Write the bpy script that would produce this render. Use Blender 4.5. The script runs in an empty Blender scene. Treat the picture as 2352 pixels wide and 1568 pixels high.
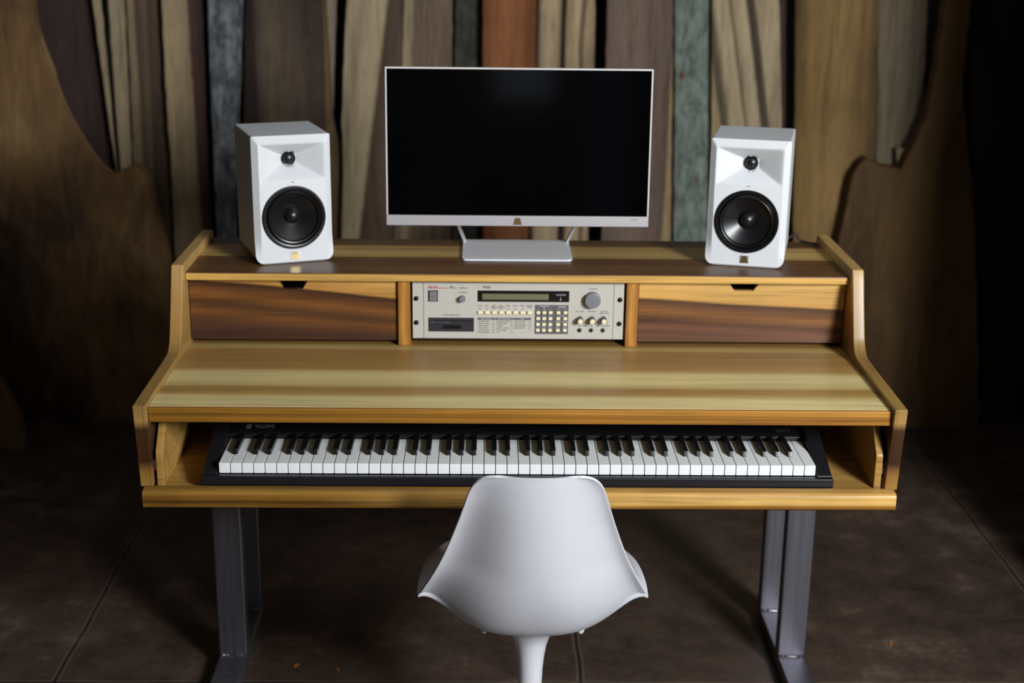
import bpy, bmesh, math, random
from mathutils import Vector, Matrix
random.seed(7)
S = bpy.context.scene
COL = S.collection

# ------------------------------------------------------------------ camera
cam_d = bpy.data.cameras.new('camera')
cam = bpy.data.objects.new('camera', cam_d)
COL.objects.link(cam)
cam_d.sensor_width = 36.0
cam_d.lens = 49.59
_p, _y, _r = 0.29989, 0.01862, 0.01189
_f = Vector((math.sin(_y)*math.cos(_p), math.cos(_y)*math.cos(_p), -math.sin(_p)))
_rt = Vector((math.cos(_y), -math.sin(_y), 0)); _up = _rt.cross(_f)
_r2 = _rt*math.cos(_r) + _up*math.sin(_r); _u2 = -_rt*math.sin(_r) + _up*math.cos(_r)
_m = Matrix((_r2, _u2, -_f)).transposed().to_4x4()
_m.translation = Vector((-0.071, -3.1037, 1.8327))
cam.matrix_world = _m
cam_d.clip_start = 0.05
cam_d.dof.use_dof = True
cam_d.dof.focus_distance = 2.76
cam_d.dof.aperture_fstop = 2.8
S.camera = cam
# ------------------------------------------------------------------ world, daylight, exposure
W = bpy.data.worlds.new('world'); S.world = W
W.use_nodes = True
W.node_tree.nodes['Background'].inputs[0].default_value = (0.75, 0.83, 1.0, 1)
W.node_tree.nodes['Background'].inputs[1].default_value = 0.05

def area(name, loc, target, sx, sy, power, col):
    d = bpy.data.lights.new(name, 'AREA'); d.shape = 'RECTANGLE'; d.size = sx; d.size_y = sy
    d.energy = power; d.color = col
    o = bpy.data.objects.new(name, d); COL.objects.link(o)
    o.location = loc
    o.rotation_euler = (Vector(target) - Vector(loc)).to_track_quat('-Z', 'Z').to_euler()
    return o
# daylight coming in through the two windows (angled corner wall right of the camera, wall behind it) plus an added overhead fill lamp
WN = Vector((-.71, .704, 0)).normalized()            # the corner window looks along this
WC = Vector((1.86, -2.90, 2.16))
area('corner_window_daylight', WC + WN*.03, WC + WN, 0.60, 1.0, 186, (0.95, 0.98, 1.0))
area('narrow_window_daylight', (0.12, -4.05, 1.75), (0.12, 0, 1.75), 0.28, 1.1, 0.25, (0.75, 0.88, 1.0))
area('overhead_fill', (0.2, -0.2, 3.15), (0.2, -0.2, 0), 1.6, 1.6, 4.0, (0.85, 0.92, 1.0))  # added fill under the closed ceiling, lightens upward faces

S.view_settings.view_transform = 'Standard'
S.view_settings.look = 'None'
S.view_settings.gamma = 1
S.view_settings.use_curve_mapping = False
S.view_settings.exposure = 0.0
S.cycles.use_denoising = True
S.cycles.max_bounces = 8

# ------------------------------------------------------------------ materials
def lin(h):
    if isinstance(h, str):
        c = [int(h[i:i+2], 16)/255 for i in (0, 2, 4)]
    else:
        c = [v/255 for v in h]
    return tuple((v/12.92 if v <= .04045 else ((v+.055)/1.055)**2.4) for v in c) + (1.0,)

class NT:
    def __init__(s, name):
        s.m = bpy.data.materials.new(name); s.m.use_nodes = True
        s.t = s.m.node_tree; s.b = s.t.nodes['Principled BSDF']
    def n(s, kind, **kw):
        o = s.t.nodes.new(kind)
        for k, v in kw.items(): setattr(o, k, v)
        return o
    def l(s, a, b): s.t.links.new(a, b)
    def math(s, op, a, b=None, c=None):
        o = s.n('ShaderNodeMath', operation=op)
        for i, v in enumerate((a, b, c)):
            if v is None: continue
            if isinstance(v, (int, float)): o.inputs[i].default_value = v
            else: s.l(v, o.inputs[i])
        return o.outputs[0]
    def noise(s, vec, scale=(1, 1, 1), sc=1.0, detail=3, rough=.5, dist=0.0, off=(0, 0, 0)):
        mp = s.n('ShaderNodeMapping'); mp.inputs['Scale'].default_value = scale
        mp.inputs['Location'].default_value = off
        s.l(vec, mp.inputs[0])
        o = s.n('ShaderNodeTexNoise'); o.inputs['Scale'].default_value = sc
        o.inputs['Detail'].default_value = detail; o.inputs['Roughness'].default_value = rough
        o.inputs['Distortion'].default_value = dist
        s.l(mp.outputs[0], o.inputs['Vector'])
        return o.outputs['Fac']
    def ramp(s, fac, stops, interp='LINEAR'):
        o = s.n('ShaderNodeValToRGB'); r = o.color_ramp; r.interpolation = interp
        while len(r.elements) < len(stops): r.elements.new(0.5)
        for e, (p, c) in zip(r.elements, stops):
            e.position = p; e.color = lin(c) if not (isinstance(c, tuple) and len(c) == 4) else c
        s.l(fac, o.inputs[0])
        return o.outputs[0]
    def mix(s, mode, fac, a, b):
        o = s.n('ShaderNodeMix', data_type='RGBA', blend_type=mode)
        if isinstance(fac, (int, float)): o.inputs[0].default_value = fac
        else: s.l(fac, o.inputs[0])
        for i, v in ((6, a), (7, b)):
            if isinstance(v, tuple): o.inputs[i].default_value = v
            else: s.l(v, o.inputs[i])
        return o.outputs[2]
    def bump(s, h, strength=.2, dist=.002):
        o = s.n('ShaderNodeBump'); o.inputs['Strength'].default_value = strength
        o.inputs['Distance'].default_value = dist
        s.l(h, o.inputs['Height']); s.l(o.outputs[0], s.b.inputs['Normal'])

def plain(name, col, rough=.5, metal=0.0, coat=0.0, spec=.5, speck=0.0, emit=None):
    t = NT(name); t.b.inputs['Base Color'].default_value = lin(col)
    t.b.inputs['Roughness'].default_value = rough; t.b.inputs['Metallic'].default_value = metal
    t.b.inputs['Coat Weight'].default_value = coat; t.b.inputs['Specular IOR Level'].default_value = spec
    tc = t.n('ShaderNodeTexCoord').outputs['Object']
    nz = t.noise(tc, sc=60, detail=4)
    if speck:
        c = t.ramp(nz, [(.3, (1-speck, 1-speck, 1-speck, 1)), (.7, (1, 1, 1, 1))])
        t.l(t.mix('MULTIPLY', 1.0, lin(col), c), t.b.inputs['Base Color'])
    t.l(t.math('MULTIPLY_ADD', nz, .06, rough-.03), t.b.inputs['Roughness'])
    return t.m

def wood(name, stops, across, lo, hi, along, warp=.02, wl=1.5, skew=0.0, rough=.4, coat=0.0, grain=.22,
         seed=0, blotch=.15, bump=.0, fine=260, spec=.5, other=None):
    """stops: colours across the board from lo to hi (metres, object coordinates), bent by slow noise along the grain."""
    t = NT(name); ax = 'XYZ'
    tc = t.n('ShaderNodeTexCoord').outputs['Object']
    sp = t.n('ShaderNodeSeparateXYZ'); t.l(tc, sp.inputs[0])
    c = sp.outputs[ax.index(across)]; a = sp.outputs[ax.index(along[0])]
    sc = [1.0/max(hi-lo, .02)*1.1]*3
    for q in along: sc[ax.index(q)] = wl
    n1 = t.noise(tc, tuple(sc), 1.0, 2, .4, off=(seed*3.1, seed*1.7, seed*.9))
    v = t.math('MULTIPLY_ADD', t.math('SUBTRACT', n1, .5), warp*4, c)
    if skew: v = t.math('MULTIPLY_ADD', a, skew, v)
    mr = t.n('ShaderNodeMapRange'); mr.inputs[1].default_value = lo; mr.inputs[2].default_value = hi
    t.l(v, mr.inputs[0])
    col = t.ramp(mr.outputs[0], stops)
    if other:                                     # other colours towards one end, with a wavering blend
        st2, a0, a1 = other
        m2 = t.n('ShaderNodeMapRange'); m2.inputs[1].default_value = a0; m2.inputs[2].default_value = a1
        t.l(t.math('MULTIPLY_ADD', t.math('SUBTRACT', n1, .5), .5*abs(a1-a0), a), m2.inputs[0])
        col = t.mix('MIX', m2.outputs[0], t.ramp(mr.outputs[0], st2), col)
    sg = [fine]*3
    for q in along: sg[ax.index(q)] = 5
    g1 = t.noise(tc, tuple(sg), 1.0, 3, .6, off=(seed, 0, seed))
    sg = [42]*3
    for q in along: sg[ax.index(q)] = 1.6
    g2 = t.noise(tc, tuple(sg), 1.0, 3, .55, dist=.3, off=(0, seed, seed*2))
    g3 = t.noise(tc, (3, 3, 3), 1.0, 3, .6, off=(seed, seed, 0))
    h = t.math('ADD', t.math('MULTIPLY', g1, .45), t.math('MULTIPLY', g2, .55))
    gr = t.ramp(h, [(.36, (1-grain*1.5, 1-grain*1.6, 1-grain*1.7, 1)), (.52, (1, 1, 1, 1)), (.66, (1+grain*.5, 1+grain*.5, 1+grain*.5, 1))])
    col = t.mix('MULTIPLY', 1.0, col, gr)
    bl = t.ramp(g3, [(.3, (1-blotch, 1-blotch, 1-blotch, 1)), (.65, (1+blotch*.3, 1+blotch*.3, 1+blotch*.3, 1))])
    col = t.mix('MULTIPLY', 1.0, col, bl)
    t.l(col, t.b.inputs['Base Color'])
    t.b.inputs['Roughness'].default_value = rough
    t.b.inputs['Specular IOR Level'].default_value = spec
    t.b.inputs['Coat Weight'].default_value = coat
    t.b.inputs['Coat Roughness'].default_value = .22
    if bump: t.bump(h, bump, .004)
    return t.m

# ------------------------------------------------------------------ mesh helpers
class MB:
    def __init__(s): s.bm = bmesh.new(); s.mi = 0; s.mats = []
    def mat(s, m):
        if m not in s.mats: s.mats.append(m)
        s.mi = s.mats.index(m)
        return s
    def _tag(s, faces):
        for f in faces: f.material_index = s.mi
    def box(s, x0, x1, y0, y1, z0, z1, bev=0.0, seg=2, M=None):
        v = [s.bm.verts.new((x, y, z)) for z in (z0, z1) for y in (y0, y1) for x in (x0, x1)]
        fs = [s.bm.faces.new([v[i] for i in q]) for q in ((0, 2, 3, 1), (4, 5, 7, 6), (0, 1, 5, 4), (2, 6, 7, 3), (0, 4, 6, 2), (1, 3, 7, 5))]
        s._tag(fs)
        if bev: s._bev(set(e for f in fs for e in f.edges), bev, seg)
        return v
    def _bev(s, edges, w, seg):
        r = bmesh.ops.bevel(s.bm, geom=list(edges), offset=w, segments=seg, profile=.5, affect='EDGES', clamp_overlap=True)
        s._tag(r['faces'])
    def prism(s, poly, axis, a0, a1, bev=0.0, seg=2):
        """poly: 2D outline; axis 'x' -> (y,z), 'y' -> (x,z), 'z' -> (x,y)"""
        def p3(p, a): return {'x': (a, p[0], p[1]), 'y': (p[0], a, p[1]), 'z': (p[0], p[1], a)}[axis]
        A = [s.bm.verts.new(p3(p, a0)) for p in poly]; B = [s.bm.verts.new(p3(p, a1)) for p in poly]
        n = len(poly)
        fs = [s.bm.faces.new(A), s.bm.faces.new(B[::-1])]
        fs += [s.bm.faces.new((A[i], B[i], B[(i+1) % n], A[(i+1) % n])) for i in range(n)]
        s._tag(fs)
        bmesh.ops.recalc_face_normals(s.bm, faces=fs)
        if bev:
            es = set(e for f in fs[:2] for e in f.edges)
            for f in fs[2:]:
                for e in f.edges:
                    if e not in es and len(e.link_faces) == 2 and e.calc_face_angle(0) > .6: es.add(e)
            s._bev(es, bev, seg)
    def lathe(s, prof, c=(0, 0, 0), axis='z', n=40, M=None):
        """prof: (r, h) pairs; axis 'z' up or '-y' (h grows towards the viewer)"""
        rings = []
        for r, h in prof:
            ring = []
            for k in range(n if r > 1e-6 else 1):
                a = 2*math.pi*k/n
                q = (r*math.cos(a), r*math.sin(a), h) if axis == 'z' else (r*math.cos(a), -h, r*math.sin(a))
                ring.append(s.bm.verts.new((q[0]+c[0], q[1]+c[1], q[2]+c[2])))
            rings.append(ring)
        fs = []
        for A, B in zip(rings, rings[1:]):
            for k in range(n):
                k2 = (k+1) % n
                if len(A) == 1 and len(B) == 1: continue
                if len(A) == 1: fs.append(s.bm.faces.new((A[0], B[k], B[k2])))
                elif len(B) == 1: fs.append(s.bm.faces.new((A[k], B[0], A[k2])))
                else: fs.append(s.bm.faces.new((A[k], B[k], B[k2], A[k2])))
        bmesh.ops.recalc_face_normals(s.bm, faces=fs)
        s._tag(fs)
    def tube(s, pts, r, n=10, rfun=None):
        pts = [Vector(p) for p in pts]; rings = []
        for i, p in enumerate(pts):
            d = (pts[min(i+1, len(pts)-1)] - pts[max(i-1, 0)]).normalized()
            a = d.cross(Vector((0, 0, 1)));
            if a.length < 1e-3: a = d.cross(Vector((1, 0, 0)))
            a.normalize(); b = d.cross(a)
            rr = rfun(i/(len(pts)-1)) if rfun else r
            rings.append([s.bm.verts.new(p + a*rr*math.cos(2*math.pi*k/n) + b*rr*math.sin(2*math.pi*k/n)) for k in range(n)])
        fs = []
        for A, B in zip(rings, rings[1:]):
            fs += [s.bm.faces.new((A[k], A[(k+1) % n], B[(k+1) % n], B[k])) for k in range(n)]
        fs += [s.bm.faces.new(rings[0][::-1]), s.bm.faces.new(rings[-1])]
        bmesh.ops.recalc_face_normals(s.bm, faces=fs)
        s._tag(fs)
    def grid(s, P, close=False):
        V = [[s.bm.verts.new(p) for p in row] for row in P]
        fs = []
        for A, B in zip(V, V[1:]):
            for i in range(len(A)-1): fs.append(s.bm.faces.new((A[i], A[i+1], B[i+1], B[i])))
        s._tag(fs)
        return V
    def text(s, txt, size, x, y, z, align='CENTER', sx=1.0, depth=.0002, shear=0.0, bold=0.0):
        """lettering standing in the x-z plane, facing -y"""
        c = bpy.data.curves.new('t', 'FONT'); c.body = txt; c.size = size; c.align_x = align; c.align_y = 'CENTER'
        c.extrude = depth; c.resolution_u = 2; c.shear = shear; c.offset = bold
        o = bpy.data.objects.new('t', c)
        me = bpy.data.meshes.new_from_object(o)
        bpy.data.objects.remove(o); bpy.data.curves.remove(c)
        n0 = len(s.bm.verts); f0 = len(s.bm.faces)
        s.bm.from_mesh(me); bpy.data.meshes.remove(me)
        s.bm.verts.ensure_lookup_table(); s.bm.faces.ensure_lookup_table()
        for v in s.bm.verts[n0:]:
            p = v.co.copy(); v.co = (x + p.x*sx, y - p.z, z + p.y)
        s._tag(s.bm.faces[f0:])
    def build(s, name, m=None, parent=None, angle=35, loc=None, smooth=True, sub=0):
        me = bpy.data.meshes.new(name); s.bm.normal_update(); s.bm.to_mesh(me); s.bm.free()
        for q in (s.mats or [m]): me.materials.append(q)
        if smooth:
            for p in me.polygons: p.use_smooth = True
            me.set_sharp_from_angle(angle=math.radians(angle))
        o = bpy.data.objects.new(name, me); COL.objects.link(o)
        if parent is not None: o.parent = parent
        if loc is not None: o.location = loc
        if smooth and len(me.polygons) < 9000:
            md = o.modifiers.new('weighted', 'WEIGHTED_NORMAL'); md.keep_sharp = True
        if sub:
            md = o.modifiers.new('sub', 'SUBSURF'); md.levels = sub; md.render_levels = sub
        return o

def tag(o, label, cat, group=None, kind=None):
    if label: o['label'] = label
    if cat: o['category'] = cat
    if group: o['group'] = group
    if kind: o['kind'] = kind
    return o
def thing(name, label, cat, loc=(0, 0, 0), rz=0.0, group=None):
    o = bpy.data.objects.new(name, None); COL.objects.link(o); o.empty_display_size = .05
    o.location = loc; o.rotation_euler = (0, 0, rz)
    return tag(o, label, cat, group)
def empty_part(name, parent):
    o = bpy.data.objects.new(name, None); COL.objects.link(o); o.parent = parent; o.empty_display_size = .03
    return o
def struct(o): o['kind'] = 'structure'; return o
def cp(o, parent, loc=None, label=None):
    c = o.copy(); COL.objects.link(c); c.parent = parent
    if loc is not None: c.location = loc
    if label: c['label'] = label
    return c

# ------------------------------------------------------------------ room shell
def floor_mat():
    t = NT('stained_concrete'); tc = t.n('ShaderNodeTexCoord').outputs['Object']
    n1 = t.noise(tc, sc=1.6, detail=6, rough=.65); n2 = t.noise(tc, sc=9, detail=8, rough=.7)
    n3 = t.noise(tc, sc=70, detail=4)
    h = t.math('ADD', t.math('MULTIPLY', n1, .5), t.math('ADD', t.math('MULTIPLY', n2, .4), t.math('MULTIPLY', n3, .1)))
    col = t.ramp(h, [(.36, '261d19'), (.46, '42352e'), (.54, '504138'), (.62, '6e5f54')])
    sp = t.n('ShaderNodeSeparateXYZ'); t.l(tc, sp.inputs[0])
    w = t.math('MULTIPLY_ADD', t.math('SUBTRACT', t.noise(tc, sc=2.5, detail=2), .5), .02, 0.0)
    lines = None
    for axis, off, per in ((0, .166, 1.293), (1, 1.262, 1.293)):
        q = t.math('ADD', t.math('SUBTRACT', sp.outputs[axis], off), w)
        q = t.math('ABSOLUTE', t.math('SUBTRACT', t.math('FRACT', t.math('ADD', t.math('DIVIDE', q, per), .5)), .5))
        q = t.math('MULTIPLY', q, per)
        lines = q if lines is None else t.math('MINIMUM', lines, q)
    jl = t.ramp(lines, [(0.0, (0, 0, 0, 1)), (.003, (.2, .2, .2, 1)), (.0045, (1, 1, 1, 1))])
    col = t.mix('MIX', jl, lin('17120f'), col)
    pale = t.math('SUBTRACT', lines, .0075); pale = t.math('ABSOLUTE', pale)
    pr = t.ramp(pale, [(0.0, (.35, .35, .35, 1)), (.003, (0, 0, 0, 1))])
    col = t.mix('MIX', pr, col, lin('85786c'))
    t.l(col, t.b.inputs['Base Color'])
    t.l(t.math('MULTIPLY_ADD', n2, .35, .36), t.b.inputs['Roughness'])
    t.b.inputs['Specular IOR Level'].default_value = .35
    t.bump(t.math('ADD', h, t.math('MULTIPLY', jl, .35)), .25, .006)
    return t.m
def plaster(name, a, b):
    t = NT(name); tc = t.n('ShaderNodeTexCoord').outputs['Object']
    t.l(t.ramp(t.noise(tc, sc=3, detail=6), [(.3, a), (.7, b)]), t.b.inputs['Base Color'])
    t.b.inputs['Roughness'].default_value = .9
    return t.m
M_floor = floor_mat()
M_wall = plaster('dark_wall_boards', '1d1612', '2a201a')
M_plaster = plaster('grey_plaster', '423f3b', '524e49')
mb = MB(); mb.box(-3.3, 3.1, -4.2, 2.6, -.08, 0); struct(mb.build('floor', M_floor))
mb = MB(); mb.box(-3.3, 3.1, -4.2, 2.6, 3.2, 3.3); struct(mb.build('ceiling', M_plaster))
mb = MB(); mb.box(-3.3, 3.1, 2.09, 2.19, 0, 3.2); struct(mb.build('wall_back', M_wall))
mb = MB(); mb.box(-3.3, -3.2, -4.2, 2.22, 0, 3.2); struct(mb.build('wall_left', M_plaster))
mb = MB(); mb.box(2.58, 2.68, -2.2, 2.09, 0, 3.2); mb.box(1.53, 2.58, .30, .42, 0, 3.2); struct(mb.build('wall_right_with_shade_stub', M_plaster))  # the stub is out of view, added to shade the right-hand slabs
# wall behind the camera and the angled corner wall, each with a window opening
WT = Vector((WN.y, -WN.x, 0))                         # runs along the corner wall
C0 = WC - WN*.02
def wall_with_opening(mb, base, t, n, s0, s1, a, b, z0, z1, th=.1):
    def bx(u0, u1, w0, w1):
        if u1-u0 < 1e-4: return
        p = [base + t*u - n*d for d in (0, th) for u in (u0, u1)]
        v = [mb.bm.verts.new((q.x, q.y, z)) for z in (w0, w1) for q in p]
        fs = [mb.bm.faces.new([v[i] for i in q]) for q in ((0, 2, 3, 1), (4, 5, 7, 6), (0, 1, 5, 4), (2, 6, 7, 3), (0, 4, 6, 2), (1, 3, 7, 5))]
        bmesh.ops.recalc_face_normals(mb.bm, faces=fs)
    bx(s0, a, 0, 3.2); bx(b, s1, 0, 3.2); bx(a, b, 0, z0); bx(a, b, z1, 3.2)
F0 = Vector((0, -4.1, 0))
mb = MB(); wall_with_opening(mb, F0, Vector((1, 0, 0)), Vector((0, 1, 0)), -3.2, .42, -.06, .30, 1.15, 2.35); struct(mb.build('wall_front', M_plaster))
mb = MB(); wall_with_opening(mb, Vector((C0.x, C0.y, 0)), WT, WN, -1.68, 1.00, -.32, .32, 1.58, 2.62); struct(mb.build('wall_corner', M_plaster))
M_frame = plain('window_frame_paint', '8a8782', .5)
t = NT('window_glass'); t.b.inputs['Transmission Weight'].default_value = 1; t.b.inputs['Roughness'].default_value = .02
t.b.inputs['IOR'].default_value = 1.45; M_glass = t.m
for i, (base, t_, n_, a, b, z0, z1) in enumerate(((F0, Vector((1, 0, 0)), Vector((0, 1, 0)), -.06, .30, 1.15, 2.35), (Vector((C0.x, C0.y, 0)), WT, WN, -.32, .32, 1.58, 2.62))):
    M4 = Matrix.Translation(base) @ Matrix((t_, n_, Vector((0, 0, 1)))).transposed().to_4x4()
    mb = MB()
    for q in ((a, a+.04, z0, z1), (b-.04, b, z0, z1), (a+.04, b-.04, z0, z0+.04), (a+.04, b-.04, z1-.04, z1)):
        mb.box(q[0], q[1], -.08, -.02, q[2], q[3], .004)
    mb.box((a+b)/2-.012, (a+b)/2+.012, -.065, -.035, z0+.04, z1-.04)
    w = struct(mb.build('window_%d' % (i+1), M_frame)); w.matrix_world = M4
    mb = MB(); mb.box(a+.04, b-.04, -.053, -.047, z0+.04, z1-.04); mb.build('pane', M_glass, w)

# ------------------------------------------------------------------ slabs and planks leaning on the back wall
def board(name, label, cat, Y0, lean, xc, poly, m, th=.028, group=None, bev=.003, bumpy=0.0):
    """outline (mm) in the board's own leaning plane, x from the board's middle, z up"""
    mb = MB()
    pts = [(x/1000, z/1000) for x, z in poly]
    if bumpy:                                   # live edge: finer, slightly ragged outline
        out = []
        rnd = random.Random(len(name)+len(poly))
        for (x0, z0), (x1, z1) in zip(pts, pts[1:]+pts[:1]):
            n = max(1, int(math.hypot(x1-x0, z1-z0)/.035))
            for k in range(n):
                f = k/n
                j = bumpy*(rnd.random()-.5) if 0 < z0 + (z1-z0)*f < 2.3 and (k or True) else 0
                out.append((x0+(x1-x0)*f + j, z0+(z1-z0)*f))
        pts = out
    A = [mb.bm.verts.new((x, lean*z, z)) for x, z in pts]
    B = [mb.bm.verts.new((x, lean*z+th, z)) for x, z in pts]
    n = len(pts)
    fs = [mb.bm.faces.new(A), mb.bm.faces.new(B[::-1])]
    fs += [mb.bm.faces.new((A[i], B[i], B[(i+1) % n], A[(i+1) % n])) for i in range(n)]
    bmesh.ops.recalc_face_normals(mb.bm, faces=fs)
    if bev: mb._bev(set(fs[0].edges), bev, 1)
    bmesh.ops.triangulate(mb.bm, faces=[f for f in mb.bm.faces if len(f.verts) > 4])
    o = mb.build(name, m, loc=(xc, Y0, 0))
    return tag(o, label, cat, group)

def grey(c, k=.22, m=1.03):
    v = [int(c[i:i+2], 16) for i in (0, 2, 4)]; g = sum(v)/3
    return '%02x%02x%02x' % tuple(int(m*(a*(1-k)+g*k)) for a in v)
GP = 'rough sawn planks leaning against the back wall'
def pw(name, stops, lo, hi, **k):
    d = dict(warp=.012, wl=.5, rough=.75, grain=.25, bump=.25, spec=.2)
    d.update(k)
    stops = [(p, grey(c)) for p, c in stops]
    return wood(name, stops, 'X', lo, hi, 'Z', **d)
def burl(name, stops, scale=(2.2, 2.2, .8), seed=0, pale_side=0.0):
    """wild figured slab: colour from distorted slow noise, with saw marks"""
    t = NT(name); tc = t.n('ShaderNodeTexCoord').outputs['Object']
    n1 = t.noise(tc, scale, 1.0, 4, .55, dist=.9, off=(seed, seed, seed))
    n2 = t.noise(tc, (14, 14, 3), 1.0, 4, .6, dist=1.2, off=(seed, 0, 0))
    n3 = t.noise(tc, (160, 160, 6), 1.0, 2)
    v = t.math('ADD', t.math('MULTIPLY', n1, .68), t.math('ADD', t.math('MULTIPLY', n2, .22), t.math('MULTIPLY', n3, .10)))
    if pale_side:                                 # sapwood along one side of the lower part, brightened against the monitor's shadow
        sp = t.n('ShaderNodeSeparateXYZ'); t.l(tc, sp.inputs[0])
        lo = t.n('ShaderNodeMapRange'); lo.interpolation_type = 'SMOOTHSTEP'
        lo.inputs[1].default_value = 1.05; lo.inputs[2].default_value = .85
        t.l(sp.outputs[2], lo.inputs[0])
        gx = t.math('MULTIPLY', t.math('MULTIPLY_ADD', sp.outputs[0], pale_side, .02), lo.outputs[0])
        v = t.math('ADD', v, gx)
    t.l(t.ramp(v, stops), t.b.inputs['Base Color'])
    t.b.inputs['Roughness'].default_value = .75; t.b.inputs['Specular IOR Level'].default_value = .2
    t.bump(v, .3, .006)
    return t.m

M_slabA = burl('brown_slab_wood', [(.34, '32261b'), (.42, '4a382a'), (.49, '6a4f34'), (.56, '7c603e'), (.64, 'a08058'), (.74, 'bf9f70')], scale=(2.6, 2.6, 1.5), seed=2, pale_side=.5)  # palest stops raised to make up for the monitor's shadow
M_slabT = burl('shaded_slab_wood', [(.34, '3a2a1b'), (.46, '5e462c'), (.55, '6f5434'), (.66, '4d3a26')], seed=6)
M_slabU = burl('deep_shade_slab_wood', [(.34, '17120e'), (.5, '2b241c'), (.66, '39332a')], seed=9)  # near-black stops partly stand in for the deep shadow at this end
M_dark = pw('dark_plum_wood', [(0, '3c2c2a'), (.5, '46332f'), (1, '392927')], -.2, .2)
M_pale = pw('pale_sapwood', [(0, '9c8866'), (.5, 'a8926e'), (1, '94805e')], -.05, .05)
M_E = pw('striped_brown_wood', [(0, '8d7656'), (.1, '5a4636'), (.35, '6e563e'), (.45, '4c3b30'), (.7, '5b4737'), (1, '6f5842')], -.06, .06, seed=3)
M_F = pw('pale_tan_wood', [(0, '9e8660'), (.3, 'b0966c'), (.6, 'a58a64'), (1, '8f7858')], -.06, .06, seed=4)
M_G = pw('reddish_dark_wood', [(0, '5a3d36'), (.6, '4a322d'), (1, '2e201c')], -.04, .04)
def weathered(name, a, b, c, knots, seed):
    t = NT(name); tc = t.n('ShaderNodeTexCoord').outputs['Object']
    n1 = t.noise(tc, (26, 26, 12), 1.0, 7, .75, dist=.5, off=(seed, 0, seed)); n2 = t.noise(tc, (120, 120, 14), 1.0, 4, .7)
    v = t.math('ADD', t.math('MULTIPLY', n1, .7), t.math('MULTIPLY', n2, .3))
    col = t.ramp(v, [(.3, a), (.45, b), (.62, c)])
    if knots:
        n3 = t.noise(tc, (9, 9, 5), 1.0, 2, .5, off=(seed*2, 3, 1))
        k = t.ramp(n3, [(.64, (0, 0, 0, 1)), (.68, (.9, .9, .9, 1))])
        col = t.mix('MIX', k, col, lin(knots))
    t.l(col, t.b.inputs['Base Color']); t.b.inputs['Roughness'].default_value = .85
    t.b.inputs['Specular IOR Level'].default_value = .2
    t.bump(v, .6, .006)
    return t.m
M_H = weathered('weathered_blue_grey_wood', '1c1d1f', '4a4d50', '8c9093', None, 3)
M_O = weathered('weathered_green_grey_wood', '2c322d', '5d675f', '8f998d', '5e3524', 5)
M_K = weathered('charcoal_bark_wood', '22221d', '33342d', '4b4b40', None, 8)
M_I = pw('walnut_with_bark_edge', [(0, '2c211c'), (.13, '332722'), (.18, '54443a'), (.3, '6b5a45'), (.55, '5d4c3c'), (.8, '524238'), (.93, '4a3a30'), (.96, '84602f'), (1, '6d5640')], -.17, .15, skew=.02, blotch=.4, seed=5)
M_J = pw('two_tone_pale_and_walnut', [(0, 'a68c64'), (.25, 'b8a078'), (.40, '93815f'), (.50, 'b49c76'), (.63, 'ac946c'), (.67, '54402f'), (.85, '66503f'), (1, '5d473a')], -.35, .0, skew=-.14, warp=.006, wl=.9, seed=2)
M_J2 = pw('pale_edged_brown_wood', [(0, 'b09b76'), (.1, '6e5a45'), (.16, 'a8926e'), (.25, 'a38c68'), (.3, '735c4a'), (.6, '7a6250'), (1, '6a5444')], -.15, .07, skew=-.03, seed=7)
M_L = pw('orange_brown_wood', [(0, '8a4c22'), (.4, 'a86030'), (.75, '96542a'), (1, '74401f')], -.1, .09, seed=8, blotch=.25)
M_Mm = pw('spalted_pale_wood', [(0, '3c2a1c'), (.10, '4a3524'), (.16, 'b0946a'), (.34, 'c0a478'), (.46, 'a88c62'), (.50, '2a1d14'), (.56, '34241a'), (.60, 'a4885f'), (.76, 'b89c70'), (.82, '5c4634'), (.88, 'a88c64'), (1, '8a7050')], -.12, .11, warp=.016, wl=1.6, seed=11, blotch=.4)
M_N = pw('purple_brown_wood', [(0, '6f594a'), (.4, '7e6656'), (.6, '745d4e'), (.9, '6b5445'), (.93, 'a08458'), (1, '9c7f54')], -.15, .11, skew=-.022, seed=12)
M_P = pw('variegated_sapwood', [(0, 'b49c6a'), (.14, 'a88e60'), (.18, '574936'), (.24, '6a5a42'), (.30, 'b09870'), (.44, 'b8a078'), (.47, '6c5c44'), (.52, 'a8906a'), (.64, 'bca47c'), (.68, '4a3a2e'), (.75, '5a4838'), (.79, 'b09872'), (1, 'b49c74')], .06, .35, skew=.18, warp=.008, wl=.7, seed=13)
M_Q = pw('plain_brown_wood', [(0, '55401f'), (.15, '85632f'), (.5, '94703a'), (.8, '866434'), (1, '584322')], -.165, .15, seed=14, blotch=.25)
M_R = pw('grey_tan_wood', [(0, '84735a'), (.4, '8e7d60'), (.7, '83725a'), (1, '75654e')], -.11, .09, seed=15)

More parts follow.
